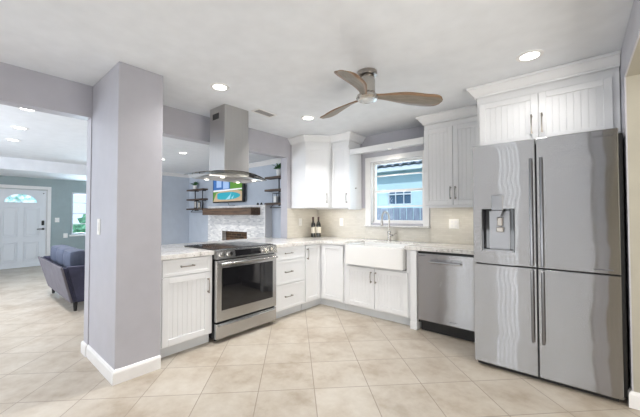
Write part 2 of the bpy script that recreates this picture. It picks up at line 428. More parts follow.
# kitchen window
t = bpy.data.objects.new('window_1', None); COL.objects.link(t); t['kind'] = 'structure'; t.location = (wx0, 0, wz0)
W, Hh = wx1-wx0, wz1-wz0
m = MB(); m.box(-.09, -.002, -.018, -.001, -.03, Hh+.07, bev=.003); m.box(W+.002, W+.085, -.018, -.001, -.03, Hh+.07, bev=.003); m.box(-.002, W+.002, -.018, -.001, Hh+.001, Hh+.07, bev=.003)
m.build('casing', 'trim_white', t)
MB().box(-.10, W+.10, -.05, .05, -.047, -.031, bev=.004).build('sill', 'granite', t)
m = MB(); m.box(.001, .008, 0, .149, -.03, Hh-.001); m.box(W-.008, W-.001, 0, .149, -.03, Hh-.001); m.box(.008, W-.008, 0, .149, Hh-.010, Hh-.001); m.box(.008, W-.008, .051, .149, -.03, .001)
m.build('jamb', 'trim_white', t)
m = MB()
m.box(.010, .035, .06, .11, .002, Hh-.012); m.box(W-.035, W-.010, .06, .11, .002, Hh-.012)
m.box(.035, W-.035, .06, .11, .002, .045); m.box(.035, W-.035, .06, .11, Hh-.035, Hh-.012)
m.box(.035, W-.035, .055, .10, .445, .480)
for z in (.232, .680): m.box(.035, W-.035, .07, .09, z, z+.018)
m.build('window_frame', 'trim_white', t)
MB().box(.035, W-.035, .078, .082, .045, Hh-.035).build('pane', 'window_glass', t)
# foyer window (camera looks along -x)
t = bpy.data.objects.new('window_2', None); COL.objects.link(t); t['kind'] = 'structure'; t.location = (-6.9, fy0, fz0)
W, Hh = fy1-fy0, fz1-fz0
m = MB(); m.box(-.12, -.06, .001, .04, .001, Hh-.001); m.box(-.12, -.06, W-.04, W-.001, .001, Hh-.001); m.box(-.12, -.06, .04, W-.04, .001, .04); m.box(-.12, -.06, .04, W-.04, Hh-.04, Hh-.001)
for z in (.28, .56, .84): m.box(-.11, -.07, .04, W-.04, z-.012, z+.012)
m.build('window_frame', 'door_white', t)
MB().box(-.092, -.088, .04, W-.04, .04, Hh-.04).build('pane', 'window_glass', t)
MB().box(.001, .05, -.05, W+.05, -.05, -.005, bev=.004).build('sill', 'trim_white', t)

# entry door with fanlight
def curve_plate(outer, holes, thick, name, mat, parent, loc=(0, 0, 0), rot=(0, 0, 0)):
    c = bpy.data.curves.new(name, 'CURVE'); c.dimensions = '2D'; c.fill_mode = 'BOTH'; c.extrude = thick/2
    for pl in [outer]+holes:
        sp = c.splines.new('POLY'); sp.points.add(len(pl)-1); sp.use_cyclic_u = True
        for p, (x, y) in zip(sp.points, pl): p.co = (x, y, 0, 1)
    o = bpy.data.objects.new(name, c); COL.objects.link(o)
    dg = bpy.context.evaluated_depsgraph_get(); me = bpy.data.meshes.new_from_object(o.evaluated_get(dg))
    bpy.data.objects.remove(o); bpy.data.curves.remove(c)
    me.transform(Matrix.Translation(loc) @ Matrix.Rotation(PI/2, 4, 'Z') @ Matrix.Rotation(PI/2, 4, 'X'))
    me.materials.clear(); me.materials.append(MATS[mat])
    o = bpy.data.objects.new(name, me); COL.objects.link(o); o.parent = parent; return o
t = bpy.data.objects.new('door_1', None); COL.objects.link(t); t['kind'] = 'structure'; t.location = (-6.9, -3.415, 0)
DW_, DH = .92, 1.895
fan = [(.46+.285*math.cos(a), 1.585+.20*math.sin(a)) for a in [PI*k/24 for k in range(25)]]
curve_plate([(.002, .006), (DW_-.002, .006), (DW_-.002, DH-.004), (.002, DH-.004)], [fan], .044, 'door_panel', 'door_white', t, (-.03, 0, 0))
fan2 = [(.46+.31*math.cos(a), 1.565+.225*math.sin(a)+(.012 if 0 < a < PI else 0)) for a in [PI*k/24 for k in range(25)]]
curve_plate(fan2, [fan], .016, 'fanlight_frame', 'door_white', t, (.001, 0, 0))
curve_plate([(.46+(x-.46)*.995, 1.587+(y-1.587)*.99) for x, y in fan], [], .008, 'fanlight', 'fanlight_glass', t, (-.02, 0, 0))
m = MB()
for a in (45, 90, 135): m.cyl((-.012, .46, 1.59), (-.012, .46+.25*math.cos(R(a)), 1.59+.18*math.sin(R(a))), .005, n=6)
m.build('fanlight_bar', 'door_white', t)
m = MB()
for (y0, y1) in ((.12, .41), (.51, .80)):
    for (z0, z1) in ((.15, .62), (.75, 1.47)):
        for (a, b_, c_, d_) in ((y0, y1, z0, z0+.014), (y0, y1, z1-.014, z1), (y0, y0+.014, z0+.014, z1-.014), (y1-.014, y1, z0+.014, z1-.014)):
            m.box(-.007, .006, a, b_, c_, d_, bev=.004)
        m.box(-.007, .004, y0+.045, y1-.045, z0+.045, z1-.045, bev=.008)
m.build('panel_molding', 'door_white', t)
m = MB(); m.box(-.006, .02, .835, .885, 1.02, 1.14, bev=.008); m.build('keypad_lock', 'black_plastic', t)
m = MB(); m.cyl((-.006, .862, .93), (.045, .862, .93), .025); m.tube([(.045, .865, .93), (.05, .80, .93), (.05, .745, .925)], .011, 8); m.build('door_handle', 'black_plastic', t, True)
m = MB(); m.cyl((-.006, .865, 1.82), (.006, .865, 1.82), .012); m.build('peg', 'black_plastic', t)
m = MB(); m.box(.002, .02, -.09, -.015, .001, DH+.10, bev=.003); m.box(.002, .02, DW_+.015, DW_+.09, .001, DH+.10, bev=.003); m.box(.002, .02, -.015, DW_+.015, DH+.02, DH+.10, bev=.003)
m.box(-.10, .001, -.012, -.001, .001, DH+.008); m.box(-.10, .001, DW_+.001, DW_+.012, .001, DH+.008); m.box(-.10, .001, -.012, DW_+.012, DH, DH+.008)
m.build('door_frame', 'trim_white', t)
# hallway door on the living wall
t = bpy.data.objects.new('door_2', None); COL.objects.link(t); t['kind'] = 'structure'; t.location = (-5.198, -1.18, 0)
m = MB(); m.box(.001, .02, .70, .775, .001, 2.17, bev=.003); m.box(.001, .02, .0, .70, 2.09, 2.17, bev=.003); m.build('door_frame', 'trim_white', t)
m = MB(); m.box(.001, .012, .0, .70, .006, 2.09); m.build('door_panel', 'door_white', t)

# ------------------------------------------------------------------ cabinets
def bead_door(w, h, name, parent, x, z, y=-.02, bead=True, fr=.055, th=.02):
    """front lies in local xz, faces -y; y = front face"""
    m = MB(); bv = .0025
    m.box(x, x+fr, y, y+th, z, z+h, bev=bv); m.box(x+w-fr, x+w, y, y+th, z, z+h, bev=bv)
    m.box(x+fr-.001, x+w-fr+.001, y, y+th, z, z+fr, bev=bv); m.box(x+fr-.001, x+w-fr+.001, y, y+th, z+h-fr, z+h, bev=bv)
    a, b_ = x+fr-.004, x+w-fr+.004
    if bead:
        n = max(2, round((b_-a)/.042)); s_ = (b_-a)/n
        m.box(a, b_, y+.013, y+th-.001, z+fr-.003, z+h-fr+.003)
        for k in range(n): m.box(a+k*s_+.0009, a+(k+1)*s_-.0009, y+.0095, y+.0135, z+fr-.002, z+h-fr+.002, bev=.001)
    else: m.box(a, b_, y+.009, y+th-.001, z+fr-.003, z+h-fr+.003)
    return m.build(name, 'cabinet_white', parent)
def slab(w, h, name, parent, x, z, y=-.02, th=.02, inset=True):
    m = MB(); m.box(x, x+w, y+.004, y+th, z, z+h, bev=.003)
    if inset:
        f = .028
        m.box(x, x+w, y, y+.005, z, z+f, bev=.0015); m.box(x, x+w, y, y+.005, z+h-f, z+h, bev=.0015)
        m.box(x, x+f, y, y+.005, z+f, z+h-f, bev=.0015); m.box(x+w-f, x+w, y, y+.005, z+f, z+h-f, bev=.0015)
    return m.build(name, 'cabinet_white', parent)
def pull(parent, x, z, y=-.02, vert=False, L=.128, mat='dark_nickel', name='handle'):
    m = MB(); pts = []; rs = []
    for k in range(13):
        u = k/12*2-1; s_ = u*L/2; d = .030-.010*u*u
        pts.append((x, y-d, z+s_) if vert else (x+s_, y-d, z)); rs.append(.0045+.0028*abs(u)**3)
    m.tube(pts, .005, 8, rs=rs)
    for sg in (-1, 1):
        s_ = sg*L*.42
        p = (x, y-.024, z+s_) if vert else (x+s_, y-.024, z); q = (x, y-.0005, z+s_) if vert else (x+s_, y-.0005, z)
        m.cyl(q, p, .009, .0045, 10)
    return m.build(name, mat, parent, True)
G_BASE = 'white base cabinets'; G_UP = 'white wall cabinets'
QP = PI/2
# cabinets on the west leg: local x -> +Y, local -y -> +X ; carcass front at x=.625
def west(name, label, y0, y1):
    return thing(name, label, 'cabinet', (.625, y0, 0), QP)
def carcass(parent, w, depth=.615, z1=.872, toe=.055, name='carcass', x0=0):
    m = MB(); m.box(x0, w, 0, depth, .102, z1, bev=.001); m.build(name, 'cabinet_white', parent)
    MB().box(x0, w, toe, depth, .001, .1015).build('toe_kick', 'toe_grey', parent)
t = west('base_cabinet', 'white base cabinet with one drawer over a tall beadboard door, between column and range', -2.826, -2.292)
carcass(t, .532)
d = slab(.452, .148, 'drawer', t, .050, .720); pull(d, .268, .798)
d = bead_door(.452, .598, 'door', t, .050, .114); pull(d, .478, .585, vert=True, L=.145)
t = west('drawer_cabinet', 'white cabinet with a stack of three drawers, just right of the range', -1.480, -.965)
carcass(t, .513)
for z, h in ((.716, .158), (.424, .282), (.116, .298)):
    d = slab(.502, h, 'drawer', t, .006, z)
    pull(d, .21, z+h*.5)
# corner cabinet, L shaped carcass (world axes)
t = thing('corner_cabinet', 'white L-shaped corner base cabinet with two plain-framed doors meeting in the inner corner', 'cabinet', (.04, -.96, 0))
L = [(0, 0), (.585, 0), (.585, .335), (.992, .335), (.992, .945), (0, .945)]
MB().prism(L, .102, .872).build('carcass', 'cabinet_white', t)
L2 = [(0, 0), (.540, 0), (.540, .39), (.992, .39), (.992, .945), (0, .945)]
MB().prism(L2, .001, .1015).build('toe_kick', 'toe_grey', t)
h_ = bpy.data.objects.new('door', None)
bpy.data.objects.remove(h_)
d = bead_door(.288, .742, 'door', t, 0, 0, bead=False, fr=.05); d.location = (.585, .008, .122); d.rotation_euler = (0, 0, QP)
pull(d, .030, .63, vert=True, L=.145)
d = bead_door(.360, .742, 'door', t, 0, 0, bead=False, fr=.055); d.location = (.628, .335, .122)
# sink base
t = thing('sink_cabinet', 'white sink base cabinet with two beadboard doors under the farmhouse sink', 'cabinet', (1.037, -.625, 0))
m = MB(); m.box(0, .920, 0, .60, .102, .625); m.box(0, .040, 0, .60, .625, .872); m.box(.870, .920, 0, .60, .625, .872)
m.build('carcass', 'cabinet_white', t)
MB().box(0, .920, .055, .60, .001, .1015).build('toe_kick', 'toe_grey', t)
d = bead_door(.418, .494, 'door', t, .040, .118); pull(d, .418, .505, vert=True, L=.135)
d = bead_door(.422, .494, 'door', t, .466, .118); pull(d, .482, .505, vert=True, L=.135)
m = MB(); m.box(.926, .998, -.030, .56, .02, .872, bev=.002); m.box(.922, 1.0, -.036, .56, .001, .085, bev=.003); m.build('pilaster', 'cabinet_white', t)

# farmhouse sink
t = thing('farmhouse_sink', 'white porcelain farmhouse sink with a deep apron front below the window', 'sink', (1.490, -.45, .640))
m = MB(); w2 = .398; y0, y1 = -.245, .245; th = .022; hh = .250
pr_ = [(-w2, y0+.012), (-w2+.012, y0), (-.2, y0-.006), (.2, y0-.006), (w2-.012, y0), (w2, y0+.012), (w2, y0+.03), (-w2, y0+.03)]
m.prism(pr_, .001, hh, bev=.004)
m.box(-w2, -w2+th, y0+.02, y1, .001, hh, bev=.004); m.box(w2-th, w2, y0+.02, y1, .001, hh, bev=.004); m.box(-w2+.01, w2-.01, y1-th, y1, .001, hh, bev=.004)
m.box(-w2+.005, w2-.005, y0+.01, y1-.005, .001, .025)
m.build('basin', 'porcelain', t, True)
m = MB(); m.lathe([(.045, .026), (.045, .029), (.03, .029), (.0301, .031), (.012, .031)], n=20); m.build('drain', 'chrome', t, True)

# countertop
t = MB()
poly = [(-.39, -2.822), (.66, -2.822), (.66, -2.291), (.0, -2.291), (.0, -1.488), (.66, -1.488), (.66, -.66), (1.087, -.66), (1.087, -.203),
        (1.893, -.203), (1.893, -.66), (2.70, -.66), (2.70, -.013), (WX+.013, -.013), (WX+.013, -.718), (-.39, -.718)]
t.prism(poly, .875, .915, bev=.003)
o = tag(recenter(t.build('countertop', 'granite')), 'pale granite countertop running from the column round the corner to the refrigerator', 'countertop')

# faucet
t = thing('faucet', 'tall gooseneck nickel faucet with side lever behind the farmhouse sink', 'faucet', (1.425, -.115, .9155))
m = MB(); m.lathe([(.030, 0), (.030, .008), (.022, .018), (.021, .10), (.026, .105), (.026, .125), (.016, .135)], n=20)
m.build('base', 'nickel', t, True)
pts = [(0, 0, .13), (0, 0, .20), (0, 0, .30)]
for k in range(1, 13):
    a = PI*k/12; pts.append((-.02+.02*math.cos(a), -.062+.062*math.cos(a), .31+.085*math.sin(a)))
pts.append((-.041, -.125, .27))
MB().tube(pts, .0125, 12).build('spout', 'nickel', t, True)
MB().cyl((-.041, -.125, .272), (-.042, -.128, .205), .015, .018).build('spray_head', 'nickel', t, True)
m = MB(); m.cyl((.018, 0, .075), (.055, -.005, .078), .015, .013); m.tube([(.05, -.005, .078), (.07, -.01, .085), (.115, -.02, .105)], .007, 8, rs=[.009, .008, .006]); m.build('lever', 'nickel', t, True)

# dishwasher
t = thing('dishwasher', 'stainless steel dishwasher with bar handle between the sink cabinet and the refrigerator', 'dishwasher', (2.042, -.625, 0))
MB().box(0, .612, .002, .56, .09, .868).build('body', 'black_plastic', t)
MB().box(.002, .610, -.038, .001, .128, .850, bev=.005, seg=2).build('door', 'steel_door', t)
MB().box(.02, .59, .03, .55, .002, .089).build('toe_kick', 'black_plastic', t)
m = MB(); m.tube([(.145, -.07, .768), (.46, -.07, .768)], .010, 10)
for x in (.16, .445): m.box(x-.01, x+.01, -.07, -.0385, .760, .776)
m.build('handle', 'steel', t, True)
MB().box(.02, .10, -.0392, -.0382, .822, .829).build('badge', 'logo_grey', t)
MB().box(.34, .42, -.0392, -.0382, .165, .171).build('badge', 'logo_grey', t)

# range : local x -> +Y, -y -> +X.  origin at (.66, -2.285)
t = thing('range', 'stainless steel slide-in electric range with black glass cooktop and oven window', 'range', (.655, -2.283, 0), QP)
Wd = .788
MB().box(.004, Wd-.004, .012, .62, .035, .905).build('body', 'black_plastic', t)
for x in (.05, Wd-.05):
    for y in (.06, .56): MB().cyl((x, y, .001), (x, y, .036), .018, n=12).build('foot', 'black_plastic', t)
d = MB().box(.003, Wd-.003, -.028, .010, .205, .815, bev=.006, seg=2).build('oven_door', 'steel_range', t)
MB().box(.062, Wd-.062, -.0315, -.0282, .315, .735, bev=.001).build('window', 'black_gloss', d)
m = MB(); m.tube([(.035, -.075, .782), (Wd/2, -.082, .782), (Wd-.035, -.075, .782)], .013, 12)
for x in (.05, Wd-.05): m.box(x-.012, x+.012, -.075, -.0285, .772, .792, bev=.003)
m.build('handle', 'steel_range', d, True)
d = MB().box(.003, Wd-.003, -.028, .010, .038, .190, bev=.006, seg=2).build('storage_drawer', 'steel_range', t)
MB().tube([(.03, -.036, .172), (Wd/2, -.052, .172), (Wd-.03, -.036, .172)], .011, 8).build('handle', 'steel_range', d, True)
# sloped control panel
m = MB(); mt = Matrix(((0, 0, 1, 0), (1, 0, 0, 0), (0, 1, 0, 0), (0, 0, 0, 1)))
m.prism([(-.040, .826), (-.022, .918), (.03, .918), (.03, .826)], .001, Wd-.001, mat=mt, bev=.002)
cp = m.build('control_panel', 'steel_range', t)
sl = Vector((0, .018, .092)).normalized(); nn = Vector((0, -sl.z, sl.y))
def onp(x, s_, d_): return Vector((x, -.040, .826))+sl*s_+nn*d_
for x in (.060, .150, .604, .688, ):
    MB().cyl(onp(x, .046, .001), onp(x, .046, .024), .025, .021, 20).cyl(onp(x, .046, .024), onp(x, .046, .0265), .017, .017, 20).build('knob', 'chrome', cp, True)
m = MB()
v = [onp(.225, .018, .0015), onp(.555, .018, .0015), onp(.535, .080, .0015), onp(.205, .080, .0015)]
m.box(.215, .545, 0, .003, 0, .062); 
for vv in m.bm.verts:
    s_ = vv.co.z; x_ = vv.co.x; vv.co = onp(x_+(0.0 if x_ > .3 else 0), .016+s_, .0005+vv.co.y*.6)
dp = m.build('display', 'black_gloss', cp)
# cooktop
MB().box(-.010+.012, Wd-.002, .030, .650, .9165, .924, bev=.002).build('cooktop', 'black_gloss', t)
for (x, y, r_) in ((.20, .19, .105), (.58, .19, .09), (.20, .47, .08), (.58, .47, .105)):
    MB().lathe([(r_-.003, 0), (r_, 0), (r_, .0006), (r_-.003, .0006), (r_-.003, 0)], (x, y, .9242), 40, caps=False).build('burner_ring', 'dark_metal', t)

# refrigerator
t = thing('refrigerator', 'large stainless steel four-door refrigerator with water dispenser in the left door', 'refrigerator', (2.719, -1.078, 0))
FW = .902; sp = .445
MB().box(.004, .930, .07, .86, .03, 1.825, bev=.004).build('body', 'black_plastic', t)  # black body widened past the doors to stand for the gap's shade
m = MB(); m.box(.02, .88, .03, .07, .012, .06); m.build('base_grille', 'black_plastic', t)
for x in (.08, .82):
    for y in (.12, .80): MB().cyl((x, y, .001), (x, y, .031), .02, n=12).build('foot', 'black_plastic', t)
zs = .858; ztop = 1.852
# left upper door with dispenser hole
hx0, hx1, hz0, hz1 = .070, .300, .968, 1.316
m = MB(); 
m.box(0, hx0, 0, .068, zs+.004, ztop, bev=.004); m.box(hx1, sp-.003, 0, .068, zs+.004, ztop, bev=.004)
m.box(hx0-.004, hx1+.004, 0.0002, .068, zs+.005, hz0); m.box(hx0-.004, hx1+.004, .0002, .068, hz1, ztop-.001)
dl = m.build('door', 'steel_door', t)
dr = MB().box(sp+.003, FW, 0, .068, zs+.004, ztop, bev=.004).build('door', 'steel_door', t)
dl2 = MB().box(0, sp-.003, 0, .068, .040, zs-.004, bev=.004).build('door', 'steel_door', t)
dr2 = MB().box(sp+.003, FW, 0, .068, .040, zs-.004, bev=.004).build('door', 'steel_door', t)
# recessed dispenser
m = MB(); m.box(hx0, hx0+.008, .002, .066, hz0, hz1, mi=0); m.box(hx1-.008, hx1, .002, .066, hz0, hz1); m.box(hx0, hx1, .002, .066, hz1-.008, hz1); m.box(hx0, hx1, .058, .066, hz0, hz1)
dd = m.build('dispenser_recess', 'black_gloss', dl)
m = MB(); m.box(.115, .262, .050, .0575, hz0+.012, hz1-.02); m.box(hx0+.008, hx1-.008, .004, .058, hz0, hz0+.012); m.build('dispenser_panel', 'dispenser_steel', dl)
m = MB(); m.box(.143, .225, -.010, .03, 1.300, 1.430, bev=.006)
m.prism([(.143, 1.300), (.225, 1.300), (.210, 1.255), (.158, 1.255)], -.028, .010, mat=Matrix(((1, 0, 0, 0), (0, 0, 1, 0), (0, 1, 0, 0), (0, 0, 0, 1))))
m.build('dispenser_nozzle', 'dispenser_steel', dl)
m = MB(); m.box(.178, .215, .010, .045, 1.175, 1.245, bev=.004); m.box(.172, .221, .012, .040, 1.125, 1.165, bev=.004); m.build('dispenser_lever', 'dark_nickel', dl)
for par, x0, x1, za, zb in ((dl, .405, .424, .875, 1.700), (dr, .470, .489, .875, 1.700), (dl2, .405, .424, .300, .842), (dr2, .470, .489, .300, .842)):
    m = MB(); m.box(x0, x1, -.034, -.018, za, zb, bev=.004)
    for z in (za+.03, zb-.03): m.box(x0+.002, x1-.002, -.019, -.0005, z-.018, z+.018)
    m.build('handle', 'handle_steel', par)
# brand wordmark as raised letters
fc = bpy.data.curves.new('txt', 'FONT'); fc.body = 'SAMSUNG'; fc.size = .021; fc.extrude = .0004; fc.space_character = 1.15
to = bpy.data.objects.new('txt', fc); COL.objects.link(to)
me = bpy.data.meshes.new_from_object(to.evaluated_get(bpy.context.evaluated_depsgraph_get())); bpy.data.objects.remove(to)
me.transform(Matrix.Translation((.775, -.0006, 1.800)) @ Matrix.Rotation(PI/2, 4, 'X')); me.materials.clear(); me.materials.append(MATS['logo_grey'])
o = bpy.data.objects.new('wordmark', me); COL.objects.link(o); o.parent = dr
MB().box(.765, .865, -.0010, -.0002, .886, .893).build('badge', 'logo_grey', dr)

# wall cabinets -----------------------------------------------------
ZB, ZT, ZD = 1.372, 2.34, 2.280
t = thing('wall_cabinet', 'white diagonal corner wall cabinet above the wine bottles', 'cabinet', (WX+.014, -.638, ZB), group=None)
P = [(0, 0), (.290, 0), (.540, .250), (.540, .624), (0, .624)]
MB().prism(P, 0, ZT-ZB).build('carcass', 'cabinet_white', t)
d = bead_door(.338, ZD-ZB-.012, 'door', t, 0, 0, bead=True); d.location = (.2965, .0065, .006); d.rotation_euler = (0, 0, PI/4); pull(d, .308, .14, vert=True, L=.14, mat='nickel')
t = thing('wall_cabinet', 'narrow white wall cabinet between the corner cabinet and the window', 'cabinet', (.594, -.32, ZB))
m = MB(); m.box(0, .308, 0, .306, 0, ZT-ZB); m.build('carcass', 'cabinet_white', t)
d = bead_door(.300, ZD-ZB-.012, 'door', t, .006, .006); pull(d, .285, .14, vert=True, L=.14, mat='nickel')
m = MB(); m.box(.309, .327, -.022, .306, -.024, .862, bev=.002); m.build('side_panel', 'cabinet_white', t)
m = MB(); m.cyl((.327, .13, .288), (.337, .13, .288), .006); m.ball((.342, .13, .288), .009, n=8); m.build('hook', 'dark_nickel', t, True)
t = thing('wall_cabinet', 'white two-door beadboard wall cabinet between the window and the refrigerator', 'cabinet', (2.005, -.32, ZB))
m = MB(); m.box(0, .690, 0, .306, 0, ZT-ZB); m.build('carcass', 'cabinet_white', t)
d = bead_door(.326, ZD-ZB-.008, 'door', t, .002, .008); pull(d, .305, .145, vert=True, L=.14, mat='nickel')
d = bead_door(.326, ZD-ZB-.008, 'door', t, .332, .008); pull(d, .358, .145, vert=True, L=.14, mat='nickel')
MB().box(.002, .688, -.012, -.002, -.022, -.001).build('light_rail', 'cabinet_white', t)
t = thing('wall_cabinet', 'deep white two-door beadboard cabinet directly above the refrigerator', 'cabinet', (2.700, -.81, 1.868))
m = MB(); m.box(0, .955, 0, .79, 0, 2.37-1.868); m.build('carcass', 'cabinet_white', t)
d = bead_door(.444, .410, 'door', t, .022, .006, fr=.05); pull(d, .420, .155, vert=True, L=.16)
d = bead_door(.446, .410, 'door', t, .470, .006, fr=.05); pull(d, .490, .155, vert=True, L=.16)
CR = [(.001, H-.003), (.001, H-.098), (.010, H-.098), (.012, H-.084), (.022, H-.076), (.054, H-.030), (.066, H-.024), (.066, H-.003)]
CR = [(o, z) for o, z in CR]
def crown(path, label, rear):
    m = MB(); m.sweep(path, CR)
    o = recenter(m.build('crown_molding', 'cabinet_white')); return tag(o, label, 'molding', 'crown moldings on the wall cabinets')
crown([(WX+.002, -.640), (.342, -.640), (.594, -.343), (.9225, -.343), (.9225, -.002)], 'white crown molding stepping round the corner wall cabinets left of the window', 0)
crown([(2.003, -.002), (2.003, -.343), (2.600, -.343)], 'white crown molding on the two-door cabinet between window and refrigerator', 0)
crown([(2.698, -.45), (2.698, -.832), (3.657, -.832)], 'white crown molding at the ceiling above the refrigerator cabinet', 0)
# infill panels behind crown
MB_ = MB(); MB_.prism([(WX+.014, -.636), (.340, -.636), (.590, -.341), (.920, -.341), (.920, -.014), (WX+.014, -.014)], ZT+.001, H-.002)
tag(recenter(MB_.build('soffit_box', 'cabinet_white')), 'white filler box between corner wall cabinets and the ceiling', 'filler')
MB_ = MB(); MB_.box(2.005, 2.695, -.341, -.014, ZT+.001, H-.002)
tag(recenter(MB_.build('soffit_box', 'cabinet_white')), 'white filler box between the right wall cabinet and the ceiling', 'filler')
MB_ = MB(); MB_.box(2.700, 3.655, -.829, -.02, 2.371, H-.002)
tag(recenter(MB_.build('soffit_box', 'cabinet_white')), 'white filler box between refrigerator cabinet and the ceiling', 'filler')

# valance shelf over the sink window
t = thing('window_valance', 'white valance shelf with a small light bridging the cabinets above the sink window', 'valance', (.926, -.338, 2.128))
m = MB(); m.box(0, 1.074, 0, .018, -.0, .078, bev=.003); m.box(0, 1.074, .018, .336, .058, .076); m.build('board', 'cabinet_white', t)
m = MB(); m.lathe([(.036, 0), (.036, .012), (.03, .016)], (.53, .16, .041), 20); m.build('puck_light', 'lamp_small', t, True)
l = bpy.data.lights.new('puck_lamp', 'SPOT'); l.energy = 10; l.spot_size = R(150); l.spot_blend = 1; l.shadow_soft_size = .03; l.color = (1, .95, .85)
lo = bpy.data.objects.new('puck_lamp', l); COL.objects.link(lo); lo.parent = t; lo.location = (.53, .16, .030)

# under-cabinet strips (warm glow on the backsplash)
for (nm, x, y, rz, ln) in (('corner wall cabinets', .50, -.20, 0, .60), ('right wall cabinet', 2.33, -.20, 0, .55)):
    t = thing('under_cabinet_light', 'slim light strip fixed beneath the %s' % nm, 'light', (x, y, ZB-.014), rz, 'under-cabinet light strips')
    MB().box(-ln/2, ln/2, -.014, .014, .001, .012).build('housing', 'trim_white', t)
    MB().box(-ln/2+.01, ln/2-.01, -.010, .010, -.001, .0008).build('diffuser', 'outlet_plastic', t)
    l = bpy.data.lights.new('strip_lamp', 'AREA'); l.shape = 'RECTANGLE'; l.size = ln; l.size_y = .02; l.energy = 1.0; l.color = (1, .92, .80)
    lo = bpy.data.objects.new('strip_lamp', l); COL.objects.link(lo); lo.parent = t; lo.location = (0, 0, -.004)

# outlets and switches
def plate(label, loc, rz, w=.072, kind='outlet', h=.118, group=None):
    t = thing(kind if kind == 'outlet' else 'light_switch', label, 'outlet' if kind == 'outlet' else 'switch', loc, rz, group)
    MB().box(-w/2, w/2, -.006, -.0005, 0, h, bev=.002).build('cover_plate', 'outlet_plastic', t)
    n = max(1, round(w/.06))
    for k in range(n):
        x = (k-(n-1)/2)*.046
        if kind == 'outlet':
            for z in (h*.30, h*.70): MB().box(x-.014, x+.014, -.008, -.0062, z-.013, z+.013, bev=.001).build('socket', 'trim_white', t)
        else: MB().box(x-.015, x+.015, -.010, -.0062, h*.23, h*.77, bev=.001).build('rocker', 'trim_white', t)
    return t
plate('white outlet on the side wall left of the wine bottles', (WX+.0115, -.44, 1.10), QP)
plate('white outlet on the backsplash right of the wine bottles', (.543, -.0115, 1.10), 0)
plate('wide white double outlet on the backsplash left of the refrigerator', (2.245, -.0115, 1.10), 0, .118)
plate('tall white wall switch on the left face of the big column', (.30, -.0005-3.156, 1.10), 0, .072, 'switch', .135)
plate('white switch on the grey foyer wall right of the door lock', (-6.8995, -2.28, 1.09), QP, .09, 'switch')
plate('white outlet low on the foyer wall behind the sofa', (-6.8995, -2.105, .68), QP, .09)

# wine bottles
def bottle(loc, label, s_=1):
    t = thing('wine_bottle', label, 'bottle', loc, 0, 'wine bottles on the counter')
    MB().lathe([(.030, 0), (.037, .004), (.0375, .19), (.034, .215), (.018, .245), (.0145, .255), (.0145, .32)], n=24).build('glass_body', 'wine_glass', t, True)
    MB().lathe([(.038, .065), (.038, .165), (.0376, .165), (.0376, .065)], n=24).build('paper_label', 'label_paper', t, True)
    MB().lathe([(.0155, .262), (.0155, .324), (.010, .3245)], n=16).build('capsule', 'foil', t, True)
    return t
bottle((.150, -.245, .9155), 'dark wine bottle with cream label, the left one in the counter corner')
bottle((.215, -.190, .9155), 'dark wine bottle with cream label, the right one in the counter corner')

# ------------------------------------------------------------------ range hood
t = thing('range_hood', 'stainless steel island range hood with square chimney and curved glass canopy over the range', 'range hood', (.435, -1.985, 1.66))
zt = H-1.66-.002
MB().box(-.147, .147, -.151, .151, .40, zt, bev=.002).build('upper_duct', 'steel_hood', t)
MB().box(-.152, .152, -.156, .156, .045, .41, bev=.002).build('lower_duct', 'steel_hood', t)
m = MB()
for k in range(5): m.box(-.085, .030, -.1535, -.1512, .650+k*.0125, .6565+k*.0125)
m.box(-.090, .035, -.1525, -.1511, .648, .712); m.build('vent_grille', 'vent_dark', t)
# steel body: shallow tray, straight back, bowed front
def tray(sc, zz):
    pl = []
    for k in range(13):
        u = k/12*2-1; pl.append((.17*sc+.075*(1-u*u), u*.335*sc))
    pl += [(-.18*sc, .335*sc), (-.18*sc, -.335*sc)]
    return [(x, y) for x, y in pl]
m = MB(); a = tray(1, 0); b_ = tray(.55, 0); tt = bmesh.new()
va = [tt.verts.new((x, y, .0)) for x, y in a]; vb = [tt.verts.new((x, y, .012)) for x, y in a]; vc = [tt.verts.new((x, y, .048)) for x, y in b_]
n = len(a)
for k in range(n):
    j = (k+1) % n; tt.faces.new((va[k], va[j], vb[j], vb[k])); tt.faces.new((vb[k], vb[j], vc[j], vc[k]))
tt.faces.new(list(reversed(va))); tt.faces.new(vc); bmesh.ops.recalc_face_normals(tt, faces=tt.faces[:]); m.merge(tt)
m.build('hood_body', 'steel_hood', t)
MB().box(-.15, .19, -.28, -.01, -.004, -.0005).box(-.15, .19, .01, .28, -.004, -.0005).build('filter', 'steel_hood', t)
for (x, y) in ((.19, -.20), (.19, .20), (-.12, -.20), (-.12, .20)):
    MB().cyl((x, y, -.009), (x, y, -.0045), .020, n=20).build('lamp', 'lamp_small', t)
# glass canopy, arched along y
m = MB(); tt = bmesh.new(); N = 24; rows = []
for k in range(N+1):
    u = k/N*2-1; y = u*.45; z = .070-.048*abs(u)**1.8
    xf = .10+.12*(1-u*u); xb = -.13
    rows.append([tt.verts.new((xb, y, z)), tt.verts.new((xf, y, z)), tt.verts.new((xf, y, z+.007)), tt.verts.new((xb, y, z+.007))])
for a, b_ in zip(rows, rows[1:]):
    for k in range(4): tt.faces.new((a[k], a[(k+1) % 4], b_[(k+1) % 4], b_[k]))
tt.faces.new(rows[0]); tt.faces.new(rows[-1][::-1]); bmesh.ops.recalc_face_normals(tt, faces=tt.faces[:]); m.merge(tt)
m.build('glass_canopy', 'hood_glass', t, True)
pts = []
for k in range(N+1):
    u = k/N*2-1; pts.append((.10+.13*(1-u*u)+.001, u*.45, .0735-.048*abs(u)**1.8))
MB().tube(pts, .0045, 6).build('glass_edge', 'glass_rim', t, True)
